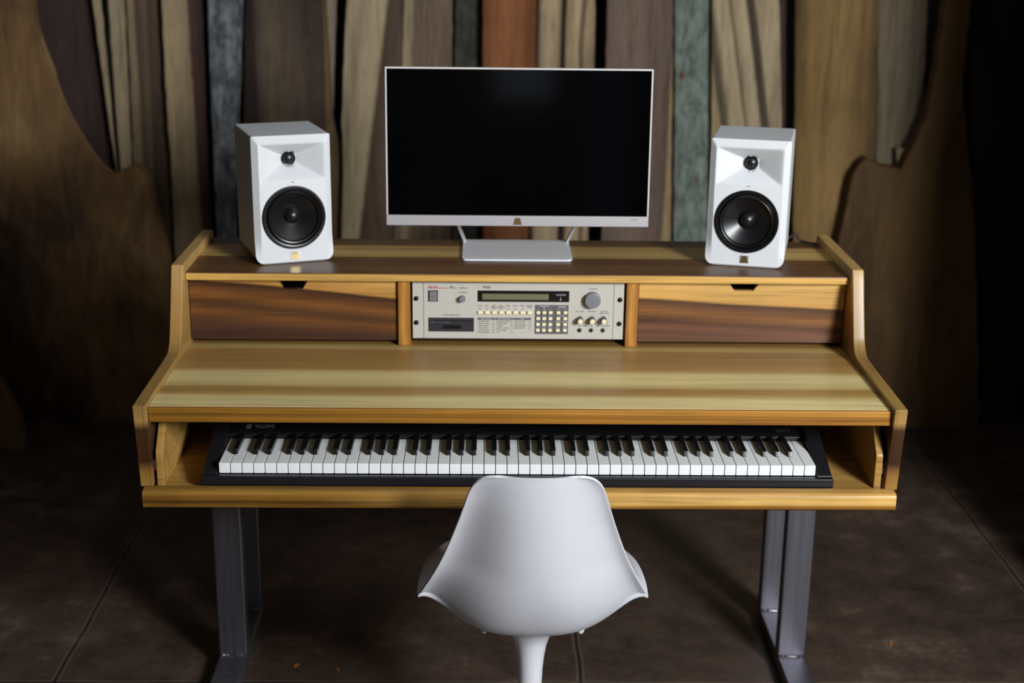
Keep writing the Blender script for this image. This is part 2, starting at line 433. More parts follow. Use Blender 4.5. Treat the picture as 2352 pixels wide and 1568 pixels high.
BOARDS = [
('live_edge_slab', 'huge live-edge wood slab leaning on the wall left of the desk', 'wood slab', 1.79,.05,-1.48,[(-362,2350),(-437,1502),(-568,11),(-569,0),(236,0),(239,49),(254,292),(265,434),(269,584),(256,673),(238,744),(225,810),(210,874),(198,916),(165,945),(126,924),(77,909),(55,924),(23,962),(-9,1019),(-45,1089),(-84,1174),(-106,1270),(-125,1321),(-146,1405),(-155,1505),(-231,2350)],M_slabA,.06),
('wood_offcut', 'low dark wood offcut standing on the floor at the far left edge', 'wood slab', 1.5,.06,-1.796,[(-138,287),(-160,30),(-162,0),(113,0),(111,36),(107,102),(83,165),(51,234),(-4,288)],M_slabA,.05),
('plank', 'dark plum-brown plank rising directly behind the big left live-edge slab', 'plank', 1.9165,.05,-1.536,[(-253,2350),(-150,1497),(-55,890),(52,0),(199,0),(124,918),(77,1500),(7,2350)],M_dark,.025),
('plank', 'very thin pale strip leaning along the right edge of the dark plum plank', 'plank', 1.87,.05,-1.417,[(-104,2350),(-34,1502),(13,924),(72,0),(90,0),(21,924),(-4,1502),(-41,2350)],M_pale,.02),
('plank', 'narrow pale plank left of the striped dark brown plank, past a black gap', 'plank', 1.840,.05,-1.36,[(-41,2350),(-28,1502),(-19,924),(-5,0),(13,0),(21,924),(26,1503),(34,2350)],M_pale,.025),
('plank', 'grey-brown striped plank between two pale planks above the left slab peak', 'plank', 1.8905,.05,-1.265,[(-62,2350),(-72,1501),(-78,921),(-89,0),(43,0),(57,619),(62,862),(52,1100),(48,1503),(39,2350)],M_E,.025),
('plank', 'wide-based pale tan plank ending behind the left end of the desk', 'plank', 1.85,.05,-1.159,[(-50,2350),(-48,1505),(-47,1105),(-39,870),(-44,629),(-59,0),(73,0),(57,690),(50,990),(42,1337),(39,1506),(25,2350)],M_F,.03),
('plank', 'narrow reddish dark plank left of the blue-grey weathered plank', 'plank', 1.89,.05,-1.096,[(-46,2350),(-29,1504),(-12,681),(2,0),(17,0),(20,681),(23,1504),(26,2350)],M_G,.025),
('plank', 'weathered blue-grey plank left of the left speaker', 'plank', 1.86,.05,-.994,[(-48,2350),(-54,1506),(-57,1163),(-56,688),(-56,0),(-10,0),(15,677),(25,929),(48,1223),(68,1508),(126,2350)],M_H,.03),
('plank', 'wide walnut plank with dark bark edge behind the left speaker', 'plank', 1.90,.05,-.751,[(-126,2350),(-173,1506),(-195,1104),(-216,678),(-248,0),(125,0),(145,687),(154,990),(138,1036),(120,1119),(117,1281),(104,1509),(55,2350)],M_I,.035),
('plank', 'thin grey sliver of plank right of the wide bark-edged walnut plank', 'plank', 1.94,.05,-.632,[(-37,2350),(-16,1507),(-6,1113),(-8,0),(14,0),(4,1113),(24,1507),(71,2350)],M_R,.02),
('plank', 'two-tone plank, pale left and brown right, between left speaker and monitor', 'plank', 1.86,.05,-.512,[(4,2350),(-54,1511),(-71,1269),(-80,1082),(-78,893),(-90,674),(-127,0),(67,0),(101,675),(143,1513),(184,2350)],M_J,.03),
('plank', 'brown plank with a pale left edge behind the left end of the monitor', 'plank', 1.895,.05,-.295,[(-33,2350),(-75,1512),(-116,671),(-150,0),(87,0),(91,673),(96,1514),(100,2350)],M_J2,.028),
('plank', 'charcoal bark-covered plank behind the monitor, left of the orange one', 'plank', 1.925,.05,-.145,[(-35,2350),(-46,1513),(-56,670),(-65,0),(57,0),(53,671),(49,1514),(44,2350)],M_K,.028),
('plank', 'orange-brown plank behind the middle of the monitor', 'plank', 1.865,.05,.007,[(-104,2350),(-100,1516),(-95,677),(-92,0),(54,0),(72,685),(88,1305),(88,1518),(88,2350)],M_L,.03),
('plank', 'pale spalted plank with black streaks right of the orange plank', 'plank', 1.90,.05,.194,[(-90,2350),(-95,1518),(-97,1305),(-111,683),(-127,0),(95,0),(104,685),(111,1220),(108,1520),(100,2350)],M_Mm,.03),
('plank', 'wide purple-brown plank behind the right end of the monitor', 'plank', 1.86,.05,.462,[(-126,2350),(-122,1521),(-119,681),(-115,0),(152,0),(133,683),(110,1523),(87,2350)],M_N,.03),
('plank', 'weathered green-grey plank between monitor and right speaker', 'plank', 1.895,.05,.664,[(-108,2350),(-82,1523),(-54,675),(-33,0),(94,0),(71,676),(57,1093),(42,1524),(13,2350)],M_O,.03),
('plank', 'pale variegated plank with dark streaks above the right speaker', 'plank', 1.86,.05,.847,[(-172,2350),(-140,1525),(-123,1094),(-107,678),(-81,0),(210,0),(160,680),(129,1096),(95,1527),(29,2350)],M_P,.03),
('plank', 'dark recessed plank in the gap right of the pale variegated plank', 'plank', 1.94,.05,1.013,[(-109,2350),(-62,1522),(-12,662),(26,0),(109,0),(68,662),(16,1523),(-35,2350)],M_dark,.025),
('plank', 'wide plain brown plank right of the right speaker', 'plank', 1.85,.05,1.167,[(-215,2350),(-171,1528),(-149,1110),(-130,715),(-95,0),(134,0),(147,685),(152,975),(143,1226),(121,1531),(64,2350)],M_Q,.035),
('plank', 'grey-tan plank between the wide brown plank and the right live-edge slab', 'plank', 1.89,.05,1.408,[(-156,2350),(-110,1530),(-79,972),(-25,0),(123,0),(83,1093),(78,1225),(63,1532),(23,2350)],M_R,.03),
('plank', 'dark purple strip of plank beside the top of the right live-edge slab', 'plank', 1.925,.05,1.522,[(-79,2350),(-42,1531),(-25,1172),(24,0),(27,0),(28,1173),(26,1348),(24,1531),(22,2350)],M_dark,.025),
('short_board', 'short pale board end poking up behind the right slab notch', 'plank', 1.835,.05,1.436,[(-51,1022),(-39,896),(42,0),(75,0),(-8,896),(-19,1019)],M_pale,.02),
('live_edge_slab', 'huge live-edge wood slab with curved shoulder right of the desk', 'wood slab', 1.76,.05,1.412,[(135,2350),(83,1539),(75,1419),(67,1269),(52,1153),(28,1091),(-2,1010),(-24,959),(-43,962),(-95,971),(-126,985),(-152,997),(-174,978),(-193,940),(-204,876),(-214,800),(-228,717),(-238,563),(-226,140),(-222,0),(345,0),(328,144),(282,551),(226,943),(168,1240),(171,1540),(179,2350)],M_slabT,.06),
('dark_slab', 'slab coloured as in deep shade standing at the far right edge of the frame', 'wood slab', 1.83,.05,1.83,[(-318,2350),(-230,1537),(-147,779),(-61,0),(315,0),(231,782),(149,1541),(61,2350)],M_slabU,.05),
]
for b in BOARDS:
    board(b[0], b[1], b[2], b[3], b[4], b[5], b[6], b[7], b[8], GP if b[0] == 'plank' else None,
          bumpy=.006 if b[0] == 'live_edge_slab' else .003)

# wood chips on the concrete
M_chip = plain('orange_chip_wood', 'a8682e', .7)
for (x, y, rz, s, lab) in ((-.545, .052, .8, .010, 'tiny orange wood chip on the floor beside the left desk leg'),
                           (-.44, .035, 2.2, .007, 'smaller reddish wood chip on the floor under the left desk half'),
                           (.99, .17, 1.3, .011, 'tiny pale wood chip on the floor right of the right desk leg')):
    mb = MB(); mb.prism([(-s, -s*.3), (-s*.2, -s*.45), (s, -s*.1), (s*.7, s*.35), (-s*.6, s*.4)], 'z', 0.0, s*.35)
    o = mb.build('wood_chip', M_chip, loc=(x, y, 0)); o.rotation_euler = (0, 0, rz)
    tag(o, lab, 'wood chip', 'wood chips on the floor')

# ------------------------------------------------------------------ desk
LQ = dict(rough=.45, coat=.15, grain=.24, spec=.35)
M_top = wood('desktop_poplar', [(0, 'c9b27a'), (.04, 'd8c48c'), (.15, 'd6c288'), (.19, 'b0904f'), (.225, 'a08049'), (.265, '9c7b44'), (.30, 'c4ac70'), (.34, 'd4be82'), (.42, 'd9c58c'), (.47, 'd0b97e'), (.51, 'ad8b50'), (.55, 'a27f47'), (.68, '9a7641'), (.79, '9e7b45'), (.83, 'bca066'), (.87, 'b2965c'), (.9, '98743e'), (1, '8a6836')], 'Y', -.4355, .05, 'X', warp=.013, wl=.55, seed=1, blotch=.10, **dict(LQ, grain=.14))
M_lip = wood('desk_edge_wood', [(0, '8e5e1e'), (.25, 'a46e26'), (.42, '7a4f1a'), (.5, 'a87228'), (.58, '7e521c'), (.7, 'b07a30'), (1, 'a8742c')], 'Z', .833, .864, 'X', warp=.0035, wl=.5, seed=3, blotch=.16,
             other=([(0, '7c5216'), (.3, '8f621e'), (.5, '6c4814'), (.65, '94661f'), (1, '8c6220')], -.75, .5), **LQ)
M_shelf = wood('shelf_walnut_and_sapwood', [(0, '5c3b20'), (.2, '64431f'), (.33, '523319'), (.455, '6a4722'), (.47, 'ae9054'), (.62, 'b3965a'), (.78, 'a88a4e'), (.80, '5d4122'), (1, '553a1e')], 'Y', -.03, .33, 'X', warp=.009, wl=.45, seed=4, blotch=.2, **LQ)
M_shelf_edge = wood('shelf_front_sapwood', [(0, 'c89b4e'), (.6, 'd2a75a'), (.84, 'cda155'), (.93, '7a5026'), (1, '6a4522')], 'Z', 1.0193, 1.0385, 'X', warp=.0042, wl=.9, seed=8, blotch=.08, **LQ)
M_drL = wood('heartwood_drawer_front', [(0, '3f281d'), (.15, '4a2e20'), (.3, '6b431f'), (.42, '52331d'), (.55, '7a4d22'), (.66, '623c1e'), (.76, '3d2417'), (.80, 'b98642'), (1, 'c99a54')], 'Z', .834, .986, 'X', warp=.008, wl=1.3, skew=.08, seed=21, blotch=.3, **LQ)
M_drR = wood('two_tone_drawer_front', [(0, '5f3f2e'), (.2, '6e4830'), (.3, '53331f'), (.42, '86582a'), (.52, '6a4426'), (.60, '4f301b'), (.645, 'c6974f'), (1, 'd6aa62')], 'Z', .894, 1.038, 'X', warp=.007, wl=1.3, skew=.038, seed=23, blotch=.16, **LQ)
M_post = wood('divider_post_wood', [(0, '8a5a22'), (.35, 'b07a34'), (.5, 'c28c44'), (.7, 'a8712e'), (1, '8f5f26')], 'X', -.02, .02, 'Z', warp=.008, wl=9, seed=5, **LQ)
M_side = wood('side_panel_wood', [(0, 'a57a3c'), (.10, '8a6230'), (.16, '3c2412'), (.36, '452b14'), (.41, 'a57f46'), (.47, '96763f'), (.54, '8a6b3a'), (.62, '97743c'), (.8, 'a27c45'), (1, 'b8935a')], 'Z', .69, 1.06, 'YZ', warp=.012, wl=5, seed=6, blotch=.2, **LQ)
M_rail = wood('front_rail_wood', [(0, '7a4f1c'), (.22, '8f6124'), (.30, 'b88a42'), (.34, 'cfa35a'), (.55, 'd4aa62'), (.8, 'cb9e54'), (1, 'c4964e')], 'Z', .665, .703, 'X', warp=.0075, wl=.7, seed=9, blotch=.3,
              other=([(0, '6e4a16'), (.2, '8a6222'), (.34, '7c561a'), (.42, '5e3e12'), (.5, '80581c'), (.75, '8c6524'), (1, '96702e')], -.40, .15), **LQ)
M_tray = wood('tray_wood', [(0, 'a47c3e'), (.4, 'b88f4e'), (1, 'a8803f')], 'Y', -.45, -.05, 'X', warp=.02, seed=10, **LQ)
M_inner = wood('cabinet_inside_wood', [(0, '8a6534'), (1, '7a562a')], 'Y', -.4, .3, 'X', seed=12, rough=.5)  # plain brown for the inner parts
def steel_mat(name, col, rough):
    t = NT(name); tc = t.n('ShaderNodeTexCoord').outputs['Object']
    n = t.noise(tc, (60, 60, 2), 1.0, 4, .6); n2 = t.noise(tc, (6, 6, 1.5), 1.0, 3)
    v = t.math('ADD', t.math('MULTIPLY', n, .5), t.math('MULTIPLY', n2, .5))
    k = lin(col)
    t.l(t.ramp(v, [(.35, tuple(c*.8 for c in k[:3])+(1,)), (.65, tuple(min(1, c*1.15) for c in k[:3])+(1,))]), t.b.inputs['Base Color'])
    t.b.inputs['Metallic'].default_value = .95
    t.l(t.math('MULTIPLY_ADD', n, .2, rough-.1), t.b.inputs['Roughness'])
    return t.m
M_steel = steel_mat('raw_steel', '88878f', .47)
M_weld = plain('weld_bead_metal', 'b5b3b6', .25, 1.0)

desk = thing('studio_desk', 'wide wooden studio desk with drawers, riser shelf and steel legs', 'desk')
mb = MB(); mb.mat(M_top).box(-.7490, .7490, -.425, .325, .833, .8638)
mb.mat(M_top)
for f in list(mb.bm.faces): f.material_index = 0
o = mb.build('desktop', None, desk)
mb = MB(); mb.box(-.7490, .7490, -.4355, -.4252, .833, .8638, .0020, 3); mb.build('front_edge', M_lip, desk)
mb = MB(); mb.box(-.7490, .7490, -.017, .325, 1.0193, 1.0368); mb.build('upper_shelf', M_shelf, desk)
mb = MB(); mb.box(-.7490, .7490, -.0237, -.0171, 1.0193, 1.0368, .0025, 2); mb.build('shelf_edge', M_shelf_edge, desk)
mb = MB(); mb.box(-.7490, .7490, .300, .318, .8640, 1.0190); mb.build('back_panel', M_inner, desk)
def arc(c, r, a0, a1, n=6):
    return [(c[0]+r*math.cos(math.radians(a0+(a1-a0)*k/n)), c[1]+r*math.sin(math.radians(a0+(a1-a0)*k/n))) for k in range(n+1)]
side_poly = [(-.4290, .690), (-.4520, .8735), (-.200, .8775), (-.135, .880), (-.118, .885), (-.105, .896), (-.094, .915), (-.066, .985), (-.048, 1.035), (-.038, 1.0585), (.318, 1.0585), (.325, 1.050), (.325, .690)]
for sx in (-1, 1):
    mb = MB(); a, b = sorted((sx*.7496, sx*.7762)); mb.prism(side_poly, 'x', a, b, .003, 2)
    mb.build('side_panel', M_side, desk)
    mb = MB(); a, b = sorted((sx*.7435, sx*.7489)); mb.box(a, b, -.418, .02, .722, .745, .001, 1)
    mb.tube([(sx*.7455, -.4225, .7335), (sx*.7455, -.417, .7335)], .0025, 8)
    mb.build('drawer_slide', M_weld, desk)
for sx in (-1, 1):
    mb = MB(); c = sx*.2600; a, b = c-.0140, c+.0140
    mb.prism([(-.010, .8642), (-.010, 1.0190), (.29, 1.0190), (.29, .8642)], 'x', -.0140, .0140, .002, 2)
    o = mb.build('divider_post', M_post, desk, loc=(c, 0, 0))
for sx, m in ((-1, M_drL), (1, M_drR)):
    x0, x1 = (-.7480, -.2755) if sx < 0 else (.2755, .7480)
    nx = -.5125 if sx < 0 else .5150
    d = empty_part('drawer', desk)
    mb = MB(); zt = 1.0165; nd = .0225 if sx < 0 else .0195
    mb.prism([(x0, .874), (x1, .874), (x1, zt), (nx+.0350, zt), (nx+.0215, zt-nd), (nx-.0215, zt-nd), (nx-.0350, zt), (x0, zt)], 'y', .0, .016, .001, 1)
    mb.build('drawer_front', m, d)
    mb = MB()
    mb.box(x0+.006, x0+.016, .0165, .28, .876, 1.0); mb.box(x1-.016, x1-.006, .0165, .28, .876, 1.0)
    mb.box(x0+.016, x1-.016, .27, .28, .876, 1.0); mb.box(x0+.016, x1-.016, .0165, .27, .876, .884)
    mb.build('drawer_box', M_inner, d)
# keyboard tray
tray = empty_part('keyboard_tray', desk)
rail_poly = [(-.446, .665), (-.476, .665), (-.4795, .669), (-.4795, .690)] + arc((-.4705, .6925), .009, 180, 95, 5) + [(-.449, .7017), (-.446, .699)]
mb = MB(); mb.prism(rail_poly, 'x', -.7609, .7609, 0); mb.build('front_rail', M_rail, tray, angle=50)
mb = MB(); mb.box(-.7270, .7270, -.4455, -.085, .680, .6915); mb.build('tray_floor', M_tray, tray)
for sx in (-1, 1):
    mb = MB(); a, b = sorted((sx*.7275, sx*.7430))
    mb.prism([(-.425, .680), (-.425, .7640), (-.418, .772), (-.372, .824), (-.085, .824), (-.085, .680)], 'x', a, b, .003, 2)
    mb.build('tray_side', M_tray, tray)
mb = MB(); mb.box(-.7270, .7270, -.100, -.0855, .692, .80); mb.build('tray_back', M_inner, tray)
# steel legs
for sx in (-1, 1):
    a, b = sorted((sx*.7335, sx*.6635))
    fr = empty_part('leg_frame', desk)
    for y in (.038, .279):
        mb = MB(); mb.box(a, b, y, y+.035, .0370, .664, .0045, 3); mb.build('leg', M_steel, fr)
        mb = MB(); mb.tube([(a+.004+(b-a-.008)*k/24, y-.002, .0385+.0012*math.sin(k*2.3)) for k in range(25)], .003, 8, lambda q: .0026+.0009*math.sin(q*61))
        mb.build('weld_bead', M_weld, fr)
    mb = MB(); mb.box(a, b, -.34, .314, .0005, .0370, .0045, 3); mb.build('foot', M_steel, fr)
    mb = MB(); mb.box(a, b, -.30, .314, .6645, .6795, .002, 1); mb.build('mounting_plate', M_steel, fr)

# ------------------------------------------------------------------ digital piano in the tray
M_blk = plain('black_satin_plastic', '15151a', .38, spec=.4)
M_white = plain('white_key_plastic', 'e4e6e8', .25, spec=.5)
M_bkey = plain('black_key_plastic', '101013', .32)
M_ink = plain('silver_print', '8f8f94', .4)
piano = thing('digital_piano', 'black 88-key digital piano resting in the pull-out desk tray', 'keyboard', (-.005, 0, .6917))
def pz(z): return z - .6917
mb = MB()
mb.box(-.632, .632, -.425, -.165, 0, .0085, .001, 1)
mb.box(-.6125, .6125, -.4275, -.165, .0085, .020)
mb.box(-.6450, .6450, -.4430, -.4275, pz(.6985), pz(.7195), .003, 3)
for sx in (-1, 1):
    a, b = sorted((sx*.6125, sx*.6450))
    mb.prism([(-.4273, pz(.6985)), (-.4273, pz(.7198)), (-.41, pz(.7265)), (-.287, pz(.770)), (-.165, pz(.782)), (-.165, pz(.6985))], 'x', a, b, .003, 3)
mb.prism([(-.2855, pz(.711)), (-.2855, pz(.7500)), (-.281, pz(.7545)), (-.215, pz(.772)), (-.165, pz(.780)), (-.165, pz(.711))], 'x', -.6123, .6123, .0015, 2)
mb.build('piano_case', M_blk, piano)
KW = .0235
mb = MB()   # one white key, rear half narrower than the gap to its neighbours
mb.box(-KW/2+.0007, KW/2-.0007, -.4250, -.2860, pz(.7195), pz(.7416), .0011, 2)
wk = mb.build('white_key', M_white, piano)
me_w = wk.data
mb = MB()
mb.prism([(-.3790, .0004), (-.3740, .0115), (-.2862, .0120), (-.2862, .0004)], 'x', -.0052, .0052, .0012, 2)
bk = mb.build('black_key', M_bkey, piano)
names = ['A', 'B'] + list('CDEFGAB')*7 + ['C']
off = {'C': -.0022, 'D': .0022, 'F': -.0030, 'G': 0.0, 'A': .0030}
first_w = first_b = True
for i, nm in enumerate(names):
    x = (i - 25.5)*KW
    if first_w: k = wk; first_w = False
    else: k = cp(wk, piano)
    k.location = (x, 0, 0)
    if nm in off and i < 51:
        if first_b: b = bk; first_b = False
        else: b = cp(bk, piano)
        b.location = (x + KW/2 + off[nm], 0, pz(.7416))
def slope_text(mb, txt, size, x, v):
    """print on the sloping control panel; v = 0..1 up the slope"""
    n0 = len(mb.bm.verts)
    mb.text(txt, size, 0, 0, 0)
    mb.bm.verts.ensure_lookup_table()
    p0 = Vector((0, -.281, pz(.7545))); p1 = Vector((0, -.215, pz(.772))); d = (p1-p0).normalized(); nrm = Vector((0, -d.z, d.y))
    base = p0 + (p1-p0)*v + nrm*.0003
    for w in mb.bm.verts[n0:]:
        c = w.co.copy(); q = base + d*c.z*2.0 + nrm*(-c.y)
        w.co = (x + c.x, q.y, q.z)
mb = MB(); slope_text(mb, 'WILLIAMS', .0095, -.5405, .30)
for k in range(4):
    s0 = MB
    p0 = Vector((0, -.281, pz(.7545))); p1 = Vector((0, -.215, pz(.772))); d = (p1-p0).normalized(); n_ = Vector((0, -d.z, d.y))
    q0 = p0+(p1-p0)*.16+n_*.0004; q1 = p0+(p1-p0)*.42+n_*.0004
    x = -.5795+k*.0028
    vs = [mb.bm.verts.new(v) for v in ((x, q0.y, q0.z), (x+.0019, q0.y, q0.z), (x+.0019, q1.y, q1.z), (x, q1.y, q1.z))]
    mb.bm.faces.new(vs)
mb.build('maker_lettering', M_ink, piano)
M_inkdim = plain('faint_grey_print', '54545a', .5)
mb = MB(); slope_text(mb, 'LEGATO', .0085, .573, .22); mb.build('model_lettering', M_inkdim, piano)

# ------------------------------------------------------------------ rack sampler
M_face = plain('cream_panel_paint', 'bab6ae', .45, speck=.04)
M_line = plain('panel_seam_grey', '4c4b46', .6)  # dark grey for seams, pointers and small print
M_txt = plain('dark_print', '4f514c', .6)
M_red = plain('red_print', 'b0323a', .55)
M_redd = plain('orange_red_print', 'a8452e', .55)
M_pale_ink = plain('pale_pink_print', 'c9bcc4', .55)
M_lcdb = plain('display_black_plastic', '101014', .25)
M_lcd = plain('olive_display', '6c6a52', .3)
M_key = plain('cream_button_plastic', 'e8dfb8', .4)
M_pad = plain('dark_grey_keypad', '55555a', .55)
M_knob = plain('grey_knob_plastic', '76767c', .38)
M_knobd = plain('black_knob_plastic', '1b1b1d', .3)
M_screw = plain('black_screw_metal', '1d1c1e', .25, .6)
M_jack = plain('jack_metal', '8d8a80', .3, .9)
M_hole = plain('hole_black', '050505', .9)
M_flop = plain('floppy_dark_plastic', '24232b', .5)
samp = thing('rack_sampler', 'cream rack-mounted audio sampler between the two drawers', 'sampler', (0, -.0022, .8800))
def R(zx, zy):
    """front panel position (m) from the panel drawing units"""
    zy = zy - zx/2352*4
    return ((zx/4.523+930-949.6)*1.0054-241.3)/1000, (777.2-(zy/4.523+630))*1.023/1000
mb = MB(); mb.box(-.2413, .2413, 0, .0030, .0, .1325, .0006, 1); mb.build('faceplate', M_face, samp)
mb = MB(); mb.box(-.214, .214, .0032, .26, .001, .1315); mb.build('chassis', M_flop, samp)
for zx0, zx1 in ((200, 206), (2162, 2150)):
    x, _ = R((zx0+zx1)/2, 300); mb = MB(); mb.box(x-.0005, x+.0005, -.0004, .0, .001, .1315)
    mb.build('panel_seam', M_line, samp)
for zx, zy in ((115, 251), (122, 502), (2233, 256), (2228, 507)):
    x, z = R(zx, zy); x = math.copysign(.2325, x)
    z = .0378 if z < .06 else .0948
    mb = MB(); mb.lathe([(.0056, 0), (.0056, .0012), (.0050, .0030), (.0036, .0042), (.0018, .0046), (.0016, .0034), (0, .0034)], (x, 0, z), '-y', 24)
    mb.build('rack_screw', M_screw, samp)
def rbox(zx0, zy0, zx1, zy1, y0, y1, mb, bev=.0003):
    x0, za = R(zx0, zy0); x1, zb = R(zx1, zy1)
    mb.box(x0, x1, y0, y1, min(za, zb), max(za, zb), bev, 1)
mb = MB(); rbox(252, 162, 350, 277, -.0015, 0, mb); sw = mb.build('power_switch', M_hole, samp)
mb = MB(); rbox(262, 168, 340, 268, -.0050, -.0015, mb, .0008); mb.build('switch_rocker', M_knob, sw)
mb = MB(); x, z = R(299, 220); mb.text('POWER', .0045, x, -.0052, z); mb.build('switch_lettering', M_redd, sw)
# knobs
def knob(zx, zy, r, h, name, mat, cap=None):
    x, z = R(zx, zy)
    mb = MB(); mb.lathe([(r, 0), (r*.99, h*.85), (r*.94, h*.96), (r*.86, h), (0, h)], (x, 0, z), '-y', 40)
    k = mb.build(name, mat, samp)
    if cap:
        mb = MB(); mb.lathe([(r*.8, h), (r*.78, h+.0006), (0, h+.0006)], (x, 0, z), '-y', 32)
        mb.mat(M_key).mats and None
        mb.build('knob_cap', cap, k)
        a = random.uniform(-2.6, -.6)
        mb = MB(); mb.box(-.0003, .0003, -h-.0009, -h-.0006, -r*.72, 0)
        for v in mb.bm.verts:
            c = v.co.copy(); v.co = (x + c.x*math.cos(a)-c.z*math.sin(a), c.y, z + c.x*math.sin(a)+c.z*math.cos(a))
        mb.build('pointer', M_line, k)
    return k
knob(600, 243, .0073, .013, 'contrast_knob', M_knob)
knob(1936, 246, .0183, .017, 'control_dial', M_knob)
for zx in (1812, 1936, 2056):
    knob(zx, 456, .0072, .020, 'level_knob', M_knobd, M_key)
for zx in (1811, 1931, 2053):
    x, z = R(zx, 572)
    mb = MB(); mb.lathe([(.0054, 0), (.0052, .0018), (.0036, .0020), (.0033, .0004), (.0031, .0002)], (x, 0, z), '-y', 24)
    j = mb.build('jack_socket', M_jack, samp)
    mb = MB(); mb.lathe([(.0033, .0006), (0, .0006)], (x, 0, z), '-y', 20); mb.build('socket_hole', M_hole, j)
# display
mb = MB(); rbox(757, 160, 1697, 278, -.0012, 0, mb); dsp = mb.build('display_window', M_lcdb, samp)
mb = MB(); rbox(806, 193, 1485, 255, -.0016, -.0012, mb, 0); mb.build('display_screen', M_lcd, dsp)
mb = MB(); x, z = R(1610, 203); mb.text('MONITOR', .0048, x, -.00125, z)
x, z = R(1608, 240); mb.box(x-.0003, x+.0003, -.0014, -.0012, z-.0035, z+.004); mb.lathe([(.0014, .0015), (0, .0015)], (x, 0, z-.003), '-y', 12)
mb.build('display_lettering', M_pale_ink, dsp)
# button row
for i in range(8):
    zx = 781+i*72.7
    mb = MB(); rbox(zx-22, 371, zx+23, 403, -.0045, 0, mb, .0009); mb.build('mode_button', M_key, samp)
mb = MB()
for i in range(7):
    zx = 781+i*72.7; rbox(zx-9, 349, zx+12, 356, -.0004, 0, mb, 0)
mb.build('indicator_marks', M_txt, samp)
# keypad
mb = MB(); rbox(1346, 308, 1692, 615, -.0004, 0, mb, 0); pad = mb.build('keypad_panel', M_pad, samp)
for r_, zy in enumerate((387, 449, 511, 572)):
    for zx in (1381, 1443, 1507, 1588, 1660):
        zxx = zx - r_*1.0
        mb = MB(); rbox(zxx-20, zy-16, zxx+20, zy+15, -.0046, -.0004, mb, .0009); mb.build('keypad_button', M_key, pad)
mb = MB()
def pt(txt, zx, zy, size, mb, y=-.0003, **k):
    x, z = R(zx, zy); mb.text(txt, size, x, y, z, **k)
for txt, zx, zy in (('PARAMETER', 1443, 322), ('SET', 1443, 338), ('CURSOR', 1626, 322), ('CONTROL', 1626, 336), ('7', 1381, 357), ('8', 1443, 357), ('9', 1507, 357), ('<', 1588, 355), ('>', 1660, 355),
                    ('4', 1381, 421), ('5', 1443, 421), ('6', 1507, 421), ('^', 1588, 424), ('PAGE', 1622, 421), ('v', 1660, 420), ('1', 1381, 483), ('2', 1443, 483), ('3', 1507, 483), ('ERASE', 1588, 484), ('LETTER', 1657, 484),
                    ('0', 1381, 544), ('ON/+', 1443, 544), ('OFF/-', 1505, 544), ('ENT', 1585, 544), ('RUN', 1660, 544)):
    pt(txt, zx, zy, .0042 if len(txt) > 1 else .0046, mb, -.0006)
mb.build('keypad_lettering', M_pale_ink, pad)
# floppy drive
mb = MB(); rbox(254, 446, 720, 592, -.0022, 0, mb, .0006); fl = mb.build('floppy_drive', M_flop, samp)
mb = MB(); rbox(268, 472, 706, 482, -.0027, -.0022, mb, 0); mb.build('disk_slot', M_hole, fl)
mb = MB(); rbox(400, 520, 590, 560, -.0034, -.0022, mb, .0006); mb.build('eject_button', M_lcdb, fl)
mb = MB(); rbox(275, 486, 322, 497, -.0025, -.0022, mb, 0); rbox(350, 488, 372, 495, -.0025, -.0022, mb, 0); rbox(390, 490, 470, 498, -.0025, -.0022, mb, 0); mb.build('drive_marks', M_pad, fl)
# table of parameters
mb = MB()
for zx0, zx1 in ((757, 938), (942, 1123), (1127, 1310)): rbox(zx0, 445, zx1, 468, -.0003, 0, mb, 0)
mb.build('table_header', M_pad, samp)
mb = MB()
for zx in (757, 904, 940, 1090, 1125, 1278, 1310): rbox(zx-.7, 468, zx+.7, 612, -.0003, 0, mb, 0)
for k in range(7): rbox(757, 471+k*23.3-.5, 1310, 471+k*23.3+.5, -.0003, 0, mb, 0)
M_grid = plain('fine_grey_rule', '9b998f', .6)
mb.build('table_rules', M_grid, samp)
mb = MB()
for txt, zx in (('EDIT SAMPLE', 848), ('EDIT PROGRAM', 1034), ('DISK', 1218)): pt(txt, zx, 457, .0042, mb, -.0004)
mb.build('table_heading_lettering', M_pale_ink, samp)
mb = MB()
rows = (('SAMPLE NAME', 'PROGRAM NAME', 'LOAD FILE DISK'), ('REPLAY MODE', 'SAMPLE NAME', 'SAVE TO DISK'), ('START POINT', 'CURSOR', 'ERASE FILE DISK'), ('END POINT', 'OUTPUT MODE', 'MIDI FORMAT'), ('LOOP LENGTH', 'PITCH WARP', ''), ('SPLICE X-FADE', 'LFO', ''))
for k, row in enumerate(rows):
    zy = 483+k*23.6
    for txt, zx in zip(row, (768, 953, 1138)):
        if txt: pt(txt, zx, zy, .0038, mb, align='LEFT')
    pt('%02d' % (k+1), 921, zy, .0036, mb); pt('%02d' % (k+7), 1107, zy, .0036, mb)
    if row[2]: pt('%02d' % (k+13), 1294, zy, .0036, mb)
